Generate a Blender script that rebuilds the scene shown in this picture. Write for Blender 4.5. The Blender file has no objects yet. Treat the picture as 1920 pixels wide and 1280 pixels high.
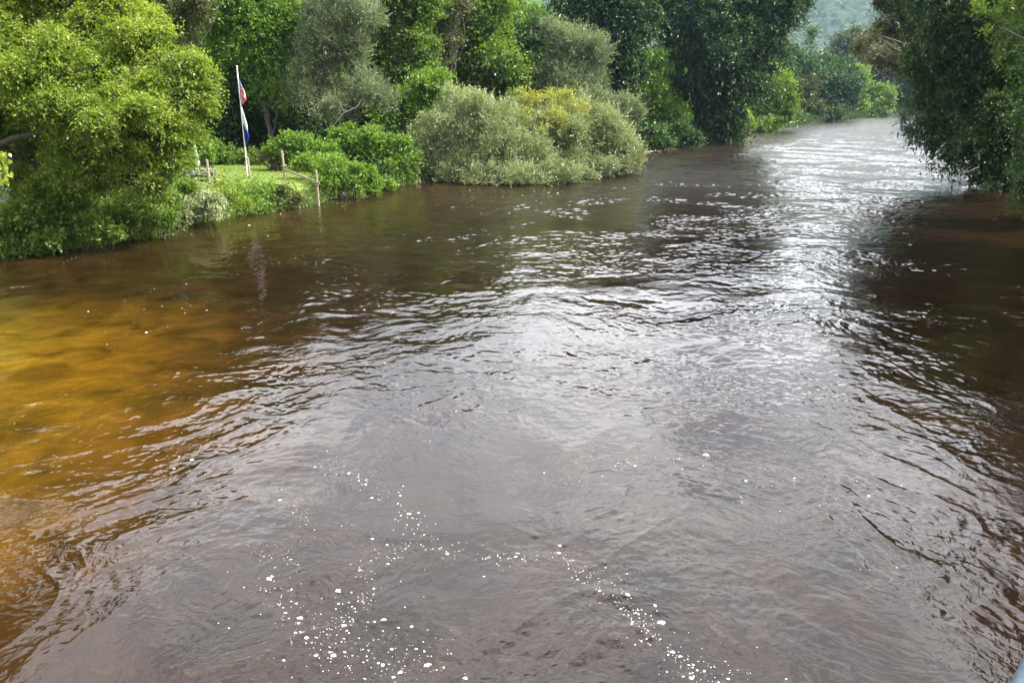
import bpy, math
import numpy as np
from mathutils import Vector
R = math.radians
C = bpy.context.scene.collection
SC = bpy.context.scene
# ------------------------------------------------------------------ camera, sky, sun, exposure
CAMZ, PITCH, F = 6.0, R(17.5), 1450.0
cam_d = bpy.data.cameras.new('camera'); cam = bpy.data.objects.new('camera', cam_d); C.objects.link(cam)
cam.location = (0, 0, CAMZ); cam.rotation_euler = (math.pi/2 - PITCH, 0, 0)
cam_d.sensor_width = 36; cam_d.lens = F/1920*36; cam_d.clip_end = 9000; cam_d.clip_start = 0.05
SC.camera = cam
SUN_AZ, SUN_EL = R(101), R(48)              # azimuth clockwise from +Y (view direction)
w = bpy.data.worlds.new('World'); SC.world = w; w.use_nodes = True
nt = w.node_tree; nt.nodes.clear(); L = nt.links.new
def N(t, **k):
    n = nt.nodes.new(t)
    for a, b in k.items(): setattr(n, a, b)
    return n
out = N('ShaderNodeOutputWorld'); bg = N('ShaderNodeBackground'); bg.inputs[1].default_value = 0.085
sky = N('ShaderNodeTexSky', sky_type='NISHITA', sun_disc=False, sun_elevation=SUN_EL, sun_rotation=SUN_AZ)
tc = N('ShaderNodeTexCoord'); mp = N('ShaderNodeMapping'); mp.inputs['Scale'].default_value = (1, 1, 2.6)
mp.inputs['Location'].default_value = (3.1, 0.4, 0.2)
n1 = N('ShaderNodeTexNoise'); n1.inputs['Scale'].default_value = 2.3; n1.inputs['Detail'].default_value = 7; n1.inputs['Roughness'].default_value = .55
n1.inputs['Distortion'].default_value = .4
r1 = N('ShaderNodeValToRGB'); r1.color_ramp.elements[0].position = .27; r1.color_ramp.elements[1].position = .45
n2 = N('ShaderNodeTexNoise'); n2.inputs['Scale'].default_value = 5.0; n2.inputs['Detail'].default_value = 5
r2 = N('ShaderNodeValToRGB')
r2.color_ramp.elements[0].position = .35; r2.color_ramp.elements[1].position = .66
r2.color_ramp.elements[0].color = (18, 18.5, 20, 1); r2.color_ramp.elements[1].color = (36, 35.5, 35, 1)
# clouds made brighter straight ahead for the river to reflect, greyer overhead and behind
dt = N('ShaderNodeVectorMath', operation='DOT_PRODUCT'); dt.inputs[1].default_value = (math.sin(R(8)), math.cos(R(8)), 0.25)
mr = N('ShaderNodeMapRange'); mr.inputs[1].default_value = -.2; mr.inputs[2].default_value = .95; mr.inputs[3].default_value = .45; mr.inputs[4].default_value = 1.22
sc2 = N('ShaderNodeVectorMath', operation='SCALE')
mx = N('ShaderNodeMix', data_type='RGBA')
L(tc.outputs['Generated'], mp.inputs[0]); L(mp.outputs[0], n1.inputs[0]); L(mp.outputs[0], n2.inputs[0])
L(n1.outputs[0], r1.inputs[0]); L(n2.outputs[0], r2.inputs[0])
L(tc.outputs['Generated'], dt.inputs[0]); L(dt.outputs['Value'], mr.inputs[0])
L(r2.outputs[0], sc2.inputs[0]); L(mr.outputs[0], sc2.inputs['Scale'])
L(r1.outputs[0], mx.inputs['Factor']); L(sky.outputs[0], mx.inputs['A']); L(sc2.outputs[0], mx.inputs['B'])
L(mx.outputs['Result'], bg.inputs[0]); L(bg.outputs[0], out.inputs[0])
sd = bpy.data.lights.new('sun', 'SUN'); sd.energy = 5.0; sd.angle = R(.5); sd.color = (1, .95, .85)
so = bpy.data.objects.new('sun', sd); C.objects.link(so)
sdir = Vector((math.sin(SUN_AZ)*math.cos(SUN_EL), math.cos(SUN_AZ)*math.cos(SUN_EL), math.sin(SUN_EL)))
so.rotation_euler = sdir.to_track_quat('Z', 'Y').to_euler(); so.location = (30, 10, 60)
vs = SC.view_settings; vs.view_transform = 'Standard'; vs.look = 'None'; vs.exposure = 1.1; vs.gamma = 1
SC.render.engine = 'CYCLES'; cy = SC.cycles
cy.max_bounces = 7; cy.diffuse_bounces = 3; cy.glossy_bounces = 3; cy.transmission_bounces = 4; cy.transparent_max_bounces = 8
cy.volume_bounces = 0; cy.sample_clamp_indirect = 6; cy.use_denoising = True; cy.caustics_reflective = False
# ------------------------------------------------------------------ helpers
cp, sp = math.cos(PITCH), math.sin(PITCH)
def ray(px, py):
    x = (px-960)/F; y = (640-py)/F
    return np.array((x, cp+y*sp, y*cp-sp))
def at(px, py, Y):                        # world point seen at (px,py) at depth Y
    d = ray(px, py); return np.array((0, 0, CAMZ)) + d*(Y/d[1])
def P(px, py, z=0.0):                     # world point seen at (px,py) on the level z
    d = ray(px, py); t = (z-CAMZ)/d[2]; return np.array((0, 0, CAMZ)) + d*t
def tag(o, label=None, cat=None, group=None, kind=None):
    if label: o['label'] = label
    if cat: o['category'] = cat
    if group: o['group'] = group
    if kind: o['kind'] = kind
    return o
def empty(name, loc, label, cat, group=None):
    o = bpy.data.objects.new(name, None); C.objects.link(o); o.location = Vector([float(v) for v in loc]); o.empty_display_size = .3
    return tag(o, label, cat, group)
def mesh(name, V, Fq, mat, parent=None, smooth=False, attr=None, loops=None):
    """V (n,3) world coordinates, Fq (m,k) faces of k corners; attr: per-face float"""
    V = np.asarray(V, dtype=np.float32); Fq = np.asarray(Fq, dtype=np.int32)
    if parent is not None: V = V - np.array(parent.location, dtype=np.float32)
    me = bpy.data.meshes.new(name); k = Fq.shape[1]; m = len(Fq)
    me.vertices.add(len(V)); me.vertices.foreach_set('co', V.ravel())
    me.loops.add(m*k); me.loops.foreach_set('vertex_index', Fq.ravel())
    me.polygons.add(m); me.polygons.foreach_set('loop_start', np.arange(0, m*k, k, dtype=np.int32))
    me.polygons.foreach_set('loop_total', np.full(m, k, dtype=np.int32))
    if attr is not None:
        a = me.attributes.new('tint', 'FLOAT', 'FACE'); a.data.foreach_set('value', np.asarray(attr, dtype=np.float32))
    me.update(calc_edges=True); me.validate()
    me.polygons.foreach_set('use_smooth', np.full(m, smooth)) 
    me.materials.append(mat)
    o = bpy.data.objects.new(name, me); C.objects.link(o)
    if parent is not None: o.parent = parent
    return o
class MB:                                  # quads collected into one mesh
    def __init__(s): s.V = []; s.Q = []; s.n = 0
    def add(s, V, Q):
        s.V.append(np.asarray(V, float)); s.Q.append(np.asarray(Q, int)+s.n); s.n += len(V)
    def tube(s, pts, rad, k=6, cap=True):
        pts = np.asarray(pts, float); n = len(pts); rad = np.broadcast_to(np.asarray(rad, float), (n,))
        T = np.gradient(pts, axis=0); T /= np.linalg.norm(T, axis=1)[:, None]+1e-9
        ref = np.array((.31, .95, .1)) if abs(T[:, 2]).mean() > .7 else np.array((0, 0, 1.))
        A = np.cross(T, ref); A /= np.linalg.norm(A, axis=1)[:, None]+1e-9; B = np.cross(T, A)
        a = np.linspace(0, 2*math.pi, k, endpoint=False)
        V = pts[:, None]+rad[:, None, None]*(np.cos(a)[None, :, None]*A[:, None]+np.sin(a)[None, :, None]*B[:, None])
        V = V.reshape(-1, 3); Q = []
        for i in range(n-1):
            for j in range(k):
                Q.append((i*k+j, i*k+(j+1) % k, (i+1)*k+(j+1) % k, (i+1)*k+j))
        if cap:
            for base, c in ((0, pts[0]), ((n-1)*k, pts[-1])):
                V = np.vstack([V, c]); ci = len(V)-1
                for j in range(0, k, 2): Q.append((base+j, base+(j+1) % k, base+(j+2) % k, ci))
        s.add(V, Q); return s
    def box(s, c, d, rz=0, bev=.06, rx=0, ry=0):
        """bevelled box: centre c, size d"""
        hx, hy, hz = np.array(d)/2.; b = min(hx, hy, hz)*2*bev
        V = []
        for z, ins in ((-hz, b), (-hz+b, 0), (hz-b, 0), (hz, b)):
            x, y = hx-ins, hy-ins
            V += [(-x+b, -y, z), (x-b, -y, z), (x, -y+b, z), (x, y-b, z), (x-b, y, z), (-x+b, y, z), (-x, y-b, z), (-x, -y+b, z)]
        V = np.array(V); Q = []
        for l in range(3):
            for j in range(8): Q.append((l*8+j, l*8+(j+1) % 8, (l+1)*8+(j+1) % 8, (l+1)*8+j))
        for l in (0, 24):
            Q += [(l, l+1, l+2, l+7), (l+7, l+2, l+3, l+6), (l+6, l+3, l+4, l+5)]
        for ang, (i, j) in ((rx, (1, 2)), (ry, (2, 0)), (rz, (0, 1))):
            ca, sa = math.cos(ang), math.sin(ang); a, b2 = V[:, i].copy(), V[:, j].copy()
            V[:, i] = a*ca-b2*sa; V[:, j] = a*sa+b2*ca
        s.add(V+np.array(c), Q); return s
    def build(s, name, mat, parent=None, smooth=False):
        return mesh(name, np.vstack(s.V), np.vstack(s.Q), mat, parent, smooth)
# numpy gradient noise
_rg = np.random.default_rng(7); _perm = _rg.permutation(4096).astype(np.int64)
def _h(ix, iy, s): return _perm[(_perm[(ix+s*131) & 4095]+iy) & 4095]
def noise2(x, y, s=0):
    x0 = np.floor(x).astype(np.int64); y0 = np.floor(y).astype(np.int64); fx = x-x0; fy = y-y0
    u = fx*fx*fx*(fx*(fx*6-15)+10); v = fy*fy*fy*(fy*(fy*6-15)+10)
    def g(ix, iy, dx, dy):
        a = _h(ix, iy, s)*(2*math.pi/4096); return np.cos(a)*dx+np.sin(a)*dy
    a = g(x0, y0, fx, fy); b = g(x0+1, y0, fx-1, fy); c = g(x0, y0+1, fx, fy-1); d = g(x0+1, y0+1, fx-1, fy-1)
    return (a+(b-a)*u+(c-a)*v+(a-b-c+d)*u*v)*1.5
def fbm(x, y, s=0, o=4, g=.5):
    r = 0; a = 1
    for i in range(o): r = r+a*noise2(x*2**i, y*2**i, s+i*7); a *= g
    return r
def sstep(a, b, x): t = np.clip((x-a)/(b-a), 0, 1); return t*t*(3-2*t)
# ------------------------------------------------------------------ materials
def newmat(name):
    m = bpy.data.materials.new(name); m.use_nodes = True; m.node_tree.nodes.clear(); return m
class G:
    def __init__(s, m): s.t = m.node_tree
    def n(s, ty, ins=None, **k):
        n = s.t.nodes.new(ty)
        for a, b in k.items(): setattr(n, a, b)
        for a, b in (ins or {}).items():
            if hasattr(b, 'links') or hasattr(b, 'is_output'): s.t.links.new(b, n.inputs[a])
            else: n.inputs[a].default_value = b
        return n
    def ramp(s, fac, stops):
        n = s.n('ShaderNodeValToRGB', {0: fac}); e = n.color_ramp.elements
        while len(e) < len(stops): e.new(.5)
        for q, (p, c) in zip(e, stops): q.position = p; q.color = (*c, 1)
        return n.outputs[0]
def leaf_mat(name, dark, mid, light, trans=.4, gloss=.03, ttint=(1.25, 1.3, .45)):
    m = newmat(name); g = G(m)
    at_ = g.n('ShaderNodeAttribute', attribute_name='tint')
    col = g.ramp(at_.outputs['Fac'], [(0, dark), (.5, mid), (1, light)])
    d = g.n('ShaderNodeBsdfDiffuse', {'Color': col})
    tcol = g.n('ShaderNodeMix', {'Factor': 1.0, 'A': col, 'B': (*ttint, 1)}, data_type='RGBA', blend_type='MULTIPLY')
    t = g.n('ShaderNodeBsdfTranslucent', {'Color': tcol.outputs['Result']})
    mx = g.n('ShaderNodeMixShader', {0: trans, 1: d.outputs[0], 2: t.outputs[0]})
    gl = g.n('ShaderNodeBsdfGlossy', {'Color': (1, 1, 1, 1), 'Roughness': .42})
    m2 = g.n('ShaderNodeMixShader', {0: gloss, 1: mx.outputs[0], 2: gl.outputs[0]})
    g.n('ShaderNodeOutputMaterial', {0: m2.outputs[0]}); return m
def plain(name, col, col2=None, scale=8, rough=.7, metal=0, stretch=(1, 1, 1), bump=.3):
    m = newmat(name); g = G(m); tc = g.n('ShaderNodeTexCoord')
    mp = g.n('ShaderNodeMapping', {0: tc.outputs['Object'], 'Scale': stretch})
    n = g.n('ShaderNodeTexNoise', {0: mp.outputs[0], 'Scale': scale, 'Detail': 5.0, 'Roughness': .6})
    c = g.ramp(n.outputs[0], [(.3, col), (.7, col2 or col)])
    b = g.n('ShaderNodeBump', {'Height': n.outputs[0], 'Strength': bump, 'Distance': .01})
    p = g.n('ShaderNodeBsdfPrincipled', {'Base Color': c, 'Roughness': rough, 'Metallic': metal, 'Normal': b.outputs[0]})
    g.n('ShaderNodeOutputMaterial', {0: p.outputs[0]}); return m
M = {}
M['bark'] = plain('bark', (.045, .035, .026), (.10, .085, .065), 6, .9, stretch=(1, 1, .25), bump=.8)
M['greybark'] = plain('grey_bark', (.09, .08, .068), (.2, .18, .155), 6, .9, stretch=(1, 1, .25), bump=.8)
M['wood'] = plain('weathered_wood', (.22, .17, .12), (.40, .33, .25), 14, .8, stretch=(1, 1, .12))
M['greywood'] = plain('grey_boards', (.16, .15, .13), (.28, .27, .24), 14, .8, stretch=(.2, 1, 1))
M['white'] = plain('white_paint', (.72, .72, .70), (.82, .82, .8), 5, .4)
M['black'] = plain('black_plastic', (.015, .015, .016), (.03, .03, .03), 9, .5)
M['yellow'] = plain('yellow_board', (.58, .40, .08), (.72, .52, .14), 5, .6)
M['umbrella'] = plain('pale_green_fabric', (.42, .52, .30), (.50, .60, .38), 5, .9)
M['bluegrey'] = plain('blue_grey_paint', (.028, .05, .075), (.04, .065, .09), 30, .45)
M['rope'] = plain('rope', (.40, .36, .28), (.5, .46, .38), 40, .9)
M['drift'] = plain('driftwood', (.16, .13, .10), (.32, .27, .21), 8, .85)
# leaf colours: dark, mid, light
M['maple'] = leaf_mat('yellow_green_leaves', (.10, .17, .014), (.20, .285, .024), (.34, .385, .05), .45)
M['green'] = leaf_mat('mid_green_leaves', (.075, .14, .017), (.13, .215, .026), (.21, .30, .04), .4)
M['bright'] = leaf_mat('bright_green_leaves', (.08, .16, .014), (.14, .25, .022), (.22, .33, .04), .42)
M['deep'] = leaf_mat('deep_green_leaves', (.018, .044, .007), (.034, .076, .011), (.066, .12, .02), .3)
M['blue'] = leaf_mat('blue_green_leaves', (.035, .08, .022), (.06, .12, .033), (.10, .17, .05), .3)
M['willow'] = leaf_mat('grey_green_willow_leaves', (.17, .21, .09), (.29, .34, .15), (.43, .47, .26), .32, .05, (1.1, 1.15, .7))
M['willowdk'] = leaf_mat('dull_willow_leaves', (.11, .15, .07), (.18, .23, .11), (.27, .31, .16), .3, .04, (1.1, 1.15, .7))
M['gold'] = leaf_mat('yellow_willow_leaves', (.20, .235, .05), (.34, .37, .08), (.52, .50, .12), .35, .04, (1.1, 1.1, .6))
M['brown'] = leaf_mat('dry_brown_leaves', (.09, .065, .03), (.15, .11, .05), (.13, .14, .045), .3, .04, (1.1, 1., .6))
M['olive'] = leaf_mat('olive_leaves', (.05, .065, .018), (.085, .10, .028), (.13, .14, .045), .35)
M['grass'] = leaf_mat('grass_blades', (.10, .17, .02), (.16, .24, .03), (.25, .32, .05), .4)

# ------------------------------------------------------------------ river outline and ground
def xy(px, py, z=0): p = P(px, py, z); return (p[0], p[1])
LEFT = [(-22, -60), (-17.5, -20), (-15.5, 0), (-15.5, 8), (-17, 18), xy(-60, 490), xy(60, 478), xy(160, 463), xy(300, 440), xy(360, 420), xy(440, 405),
        xy(500, 397), xy(560, 388), xy(605, 379), xy(660, 371), xy(712, 352), xy(770, 347), xy(850, 330), xy(980, 318), xy(1100, 303), xy(1190, 288),
        xy(1240, 283), xy(1310, 275), xy(1375, 264), xy(1385, 250), xy(1440, 243), xy(1530, 232), xy(1600, 224), xy(1640, 219), xy(1668, 216.5), xy(1740, 213.5), xy(1900, 210)]
RIGHT = [xy(2100, 214), xy(1900, 217), xy(1790, 222), xy(1765, 235), xy(1800, 262), xy(1850, 295), xy(1935, 345), xy(2060, 420), (21.5, 22), (19.5, 8), (20, -60)]
RIV = np.array(LEFT+RIGHT)
LP = np.array(LEFT)
def segdist(X, Y, pts):
    d = np.full(X.shape, 1e9)
    for (ax, ay), (bx, by) in zip(pts[:-1], pts[1:]):
        ux, uy = bx-ax, by-ay; l2 = ux*ux+uy*uy
        t = np.clip(((X-ax)*ux+(Y-ay)*uy)/l2, 0, 1)
        d = np.minimum(d, np.hypot(X-ax-t*ux, Y-ay-t*uy))
    return d
def inside(X, Y, poly):
    r = np.zeros(X.shape, bool); n = len(poly)
    for i in range(n):
        x1, y1 = poly[i]; x2, y2 = poly[(i+1) % n]
        if y1 == y2: continue
        c = ((y1 > Y) != (y2 > Y)) & (X < (x2-x1)*(Y-y1)/(y2-y1)+x1); r ^= c
    return r
def ground_z(X, Y, rough=True):
    X = np.asarray(X, float); Y = np.asarray(Y, float)
    dl = segdist(X, Y, LEFT); dr = segdist(X, Y, RIGHT); riv = inside(X, Y, RIV); d = np.minimum(dl, dr)
    left = dl < dr
    jit = .25*noise2(X*.5, Y*.5, 3)+.1*noise2(X*1.7, Y*1.7, 5) if rough else 0
    land = .05+.95*sstep(0, 2.6, d+jit)+.012*d
    land = np.where(left, land+.0*d+np.clip(d-26, 0, 160)*.08, land+.5*sstep(0, 8, d)+np.clip(d-20, 0, 200)*.08)
    land = land+ (.12*noise2(X*.2, Y*.2, 11)+.04*noise2(X*.9, Y*.9, 12))*sstep(0, 6, d-1)*np.where(np.hypot(X+17, Y-52) < 9, .15, 1)
    # riverbed: a shallow sandy shelf along the left bank, deep in the middle
    bed = -(.10+.085*dl+.9*sstep(7, 15, dl)+.16*noise2(X*.35, Y*.22, 21)*sstep(0, 3, dl))
    bed = np.maximum(bed, -(.1+.25*dr)); bed = np.maximum(bed, -2.2)
    return np.where(riv, bed, land)
def gz(x, y): return float(ground_z(np.array([x]), np.array([y]))[0])
def axis(segs):
    r = []
    for a, b, n in segs: r += list(np.linspace(a, b, n, endpoint=False))
    return np.array(r+[segs[-1][1]])
gx = axis([(-2600, -300, 30), (-300, -60, 60), (-60, -30, 60), (-30, 50, 260), (50, 160, 150), (160, 400, 50), (400, 3200, 40)])
gy = axis([(-400, -10, 20), (-10, 75, 280), (75, 300, 220), (300, 700, 50), (700, 3600, 40)])
GX, GY = np.meshgrid(gx, gy); GZ = ground_z(GX, GY)
def grid_faces(ny, nx):
    i = np.arange(ny*nx).reshape(ny, nx); return np.stack([i[:-1, :-1], i[:-1, 1:], i[1:, 1:], i[1:, :-1]], -1).reshape(-1, 4)
m = newmat('ground'); g = G(m)
geo = g.n('ShaderNodeNewGeometry'); sx = g.n('ShaderNodeSeparateXYZ', {0: geo.outputs['Position']})
nA = g.n('ShaderNodeTexNoise', {0: geo.outputs['Position'], 'Scale': 1.6, 'Detail': 8.0, 'Roughness': .65})
nB = g.n('ShaderNodeTexNoise', {0: geo.outputs['Position'], 'Scale': .45, 'Detail': 3.0})
soil = g.ramp(nA.outputs[0], [(.3, (.035, .024, .012)), (.7, (.11, .08, .045))])
gra = g.ramp(nA.outputs[0], [(.3, (.10, .16, .022)), (.7, (.19, .25, .038))])
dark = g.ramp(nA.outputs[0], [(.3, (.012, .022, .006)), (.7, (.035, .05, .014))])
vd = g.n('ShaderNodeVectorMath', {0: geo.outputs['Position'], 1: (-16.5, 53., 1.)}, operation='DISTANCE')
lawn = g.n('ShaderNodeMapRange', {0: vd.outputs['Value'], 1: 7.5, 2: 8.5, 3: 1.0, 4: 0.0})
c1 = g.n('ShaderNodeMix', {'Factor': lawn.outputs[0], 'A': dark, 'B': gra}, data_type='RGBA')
zz = g.n('ShaderNodeMapRange', {0: sx.outputs['Z'], 1: .25, 2: .7, 3: 0., 4: 1.})
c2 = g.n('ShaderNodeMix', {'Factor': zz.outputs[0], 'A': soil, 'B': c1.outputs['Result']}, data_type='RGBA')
nC = g.n('ShaderNodeTexNoise', {0: geo.outputs['Position'], 'Scale': .38, 'Detail': 6.0, 'Roughness': .62, 'Distortion': .6})
sand = g.ramp(nC.outputs[0], [(.30, (.22, .17, .09)), (.5, (.44, .34, .18)), (.68, (.62, .50, .28))])
zb = g.n('ShaderNodeMapRange', {0: sx.outputs['Z'], 1: -.12, 2: -.02, 3: 0., 4: 1.})
vs_ = g.n('ShaderNodeVectorMath', {0: geo.outputs['Position'], 1: (-11.5, 14.5, -.8)}, operation='DISTANCE')
sb = g.n('ShaderNodeMapRange', {0: vs_.outputs['Value'], 1: 5., 2: 14., 3: 1., 4: 0.}, interpolation_type='SMOOTHSTEP')
mud = g.ramp(nC.outputs[0], [(.3, (.035, .027, .014)), (.7, (.085, .066, .036))])
bedc = g.n('ShaderNodeMix', {'Factor': sb.outputs[0], 'A': mud, 'B': sand}, data_type='RGBA').outputs['Result']
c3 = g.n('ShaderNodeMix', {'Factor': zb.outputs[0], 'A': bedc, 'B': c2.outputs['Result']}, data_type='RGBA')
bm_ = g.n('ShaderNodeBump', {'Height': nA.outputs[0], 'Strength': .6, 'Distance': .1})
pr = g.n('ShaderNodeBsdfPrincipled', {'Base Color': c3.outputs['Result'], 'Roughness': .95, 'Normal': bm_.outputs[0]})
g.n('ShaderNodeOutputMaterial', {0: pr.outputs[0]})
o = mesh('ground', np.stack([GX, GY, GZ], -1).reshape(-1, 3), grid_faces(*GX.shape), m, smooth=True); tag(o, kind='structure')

# ------------------------------------------------------------------ river surface
def wave_height(X, Y):
    D = np.hypot(X, Y)
    wx = 1.2*noise2(X*.17, Y*.17, 31)+.45*noise2(X*.6, Y*.6, 33); wy = 1.5*noise2(X*.17, Y*.17, 41)+.45*noise2(X*.6, Y*.6, 43)
    U, V = X+wx, Y+wy
    # wind-roughened reach on the right and upstream, smoother boils near and left
    chop = np.clip(.30+.8*sstep(-4, 10, X-.12*Y+2.0*noise2(X*.12, Y*.12, 51))*sstep(8, 24, Y)+.5*sstep(30, 60, Y), 0, 1)
    patch = sstep(-.45, .4, fbm(U*.22, V*.22, 61, 3))
    near = 1-sstep(8, 30, Y)
    h = .018*fbm(U*.5, V*.5, 71, 2)                       # slow swell of boils
    rid = 1-np.abs(noise2(U*.9, V*.7, 95))*2.6; h = h+.007*np.clip(rid, 0, 1)**3*(.3+patch)   # eddy lines
    q = (.22+.78*patch)*(.38+.85*chop)                      # how ruffled the water is here
    up_ = sstep(16, 55, Y)
    wu, wv = X+.5*wx, Y+.5*wy                            # short wavelets bend less than the boils
    for k_, (lam, amp) in enumerate(((3.4, .009*up_), (1.9, .004+.012*up_), (1.05, .005+.014*up_), (.62, .009+.026*up_), (.40, .017+.050*up_), (.26, .026+.060*up_), (.15, .038), (.085, .018*near))):
        fq = 1/lam; ca, sa = math.cos(k_*1.1), math.sin(k_*1.1); a_, b_ = (wu*ca-wv*sa)*fq, (wu*sa+wv*ca)*fq
        h = h+amp*lam*q*(noise2(a_, b_, 81+k_*6)-.55*np.abs(noise2(a_*1.3+5, b_*1.3, 84+k_*6)))
    sh = np.exp(-((X+3.5)/7.)**2-((Y-20)/9.)**2)          # turbulent shear zone mid-river
    h = h+sh*.012*fbm(U*.85, V*1.1, 131, 3, .6)
    return h
th = np.concatenate([np.linspace(R(-62), R(-41), 60, endpoint=False), np.linspace(R(-41), R(41), 1500, endpoint=False), np.linspace(R(41), R(60), 50)])
dep = np.concatenate([np.linspace(R(65), R(43), 160, endpoint=False), np.linspace(R(43), R(12), 800, endpoint=False), np.linspace(R(12), R(4.2), 420, endpoint=False), np.linspace(R(4.2), R(1.2), 420, endpoint=False), np.linspace(R(1.2), R(.5), 40)])
nth, nr = len(th), len(dep)
rr = CAMZ/np.tan(dep)
TH, RR = np.meshgrid(th, rr); WX, WY = RR*np.sin(TH), RR*np.cos(TH)
WZ = wave_height(WX, WY)*sstep(0, 1, 1)
m = newmat('river_water'); g = G(m)
geo = g.n('ShaderNodeNewGeometry'); pos = geo.outputs['Position']
wn = g.n('ShaderNodeTexNoise', {0: pos, 'Scale': .5, 'Detail': 2.0})
ws = g.n('ShaderNodeVectorMath', {0: wn.outputs['Color'], 1: (2.2, 2.2, 0)}, operation='MULTIPLY')
wp = g.n('ShaderNodeVectorMath', {0: pos, 1: ws.outputs[0]}, operation='ADD')
f1 = g.n('ShaderNodeTexNoise', {0: wp.outputs[0], 'Scale': 6.5, 'Detail': 2.0, 'Roughness': .5, 'Distortion': .5})
pm = g.n('ShaderNodeTexNoise', {0: pos, 'Scale': .33, 'Detail': 3.0, 'Distortion': .8})
sy = g.n('ShaderNodeSeparateXYZ', {0: pos})
pk0 = g.n('ShaderNodeMapRange', {0: pm.outputs[0], 1: .38, 2: .62, 3: .25, 4: 1.0})
fd = g.n('ShaderNodeMapRange', {0: sy.outputs['Y'], 1: 12., 2: 38., 3: 1., 4: .45})
pk = g.n('ShaderNodeMath', {0: pk0.outputs[0], 1: fd.outputs[0]}, operation='MULTIPLY')
hh = g.n('ShaderNodeMath', {0: f1.outputs[0], 1: pk.outputs[0]}, operation='MULTIPLY')
bp = g.n('ShaderNodeBump', {'Height': hh.outputs[0], 'Strength': 1.0, 'Distance': .010})
fr = g.n('ShaderNodeFresnel', {'IOR': 1.37, 'Normal': bp.outputs[0]})
sx = g.n('ShaderNodeSeparateXYZ', {0: pos})
ro = g.n('ShaderNodeMapRange', {0: sx.outputs['Y'], 1: 16., 2: 60., 3: .03, 4: .18})
gl = g.n('ShaderNodeBsdfGlossy', {'Roughness': ro.outputs[0], 'Normal': bp.outputs[0]})
bat = g.n('ShaderNodeAttribute', attribute_name='body')
nm = g.n('ShaderNodeTexNoise', {0: pos, 'Scale': .9, 'Detail': 7.0, 'Roughness': .62, 'Distortion': .8})
nk = g.n('ShaderNodeMapRange', {0: nm.outputs[0], 1: .3, 2: .7, 3: .40, 4: 1.60})
bc = g.n('ShaderNodeVectorMath', {0: bat.outputs['Color'], 'Scale': nk.outputs[0]}, operation='SCALE')
body = g.n('ShaderNodeBsdfDiffuse', {'Color': bc.outputs[0]})
ms = g.n('ShaderNodeMixShader', {0: fr.outputs[0], 1: body.outputs[0], 2: gl.outputs[0]})
g.n('ShaderNodeOutputMaterial', {0: ms.outputs[0]})
V = np.stack([WX, WY, WZ], -1).reshape(-1, 3); Q = grid_faces(nr, nth)
o = mesh('river', V, Q, m, smooth=True); tag(o, kind='structure')
# colour of the tea-brown water by its depth over the sandy shelf or the dark silt
dp = np.clip(-ground_z(WX, WY, False), .02, 2.4)
sandy = (1-sstep(3.5, 11., np.hypot((WX+12.5), (WY-13.0)*.85)+1.6*noise2(WX*.35, WY*.35, 301)+.5*noise2(WX*1.2, WY*1.2, 302)))
bedc = sandy[..., None]*np.array((.17, .135, .04))+(1-sandy[..., None])*np.array((.022, .015, .008))
col = bedc*np.exp(-dp[..., None]*np.array((1.35, 2.0, 6.5)))+np.array((.0090, .0048, .0024))
ca = o.data.attributes.new('body', 'FLOAT_COLOR', 'POINT'); ca.data.foreach_set('color', np.concatenate([col, np.ones_like(col[..., :1])], -1).reshape(-1).astype(np.float32))
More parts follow.
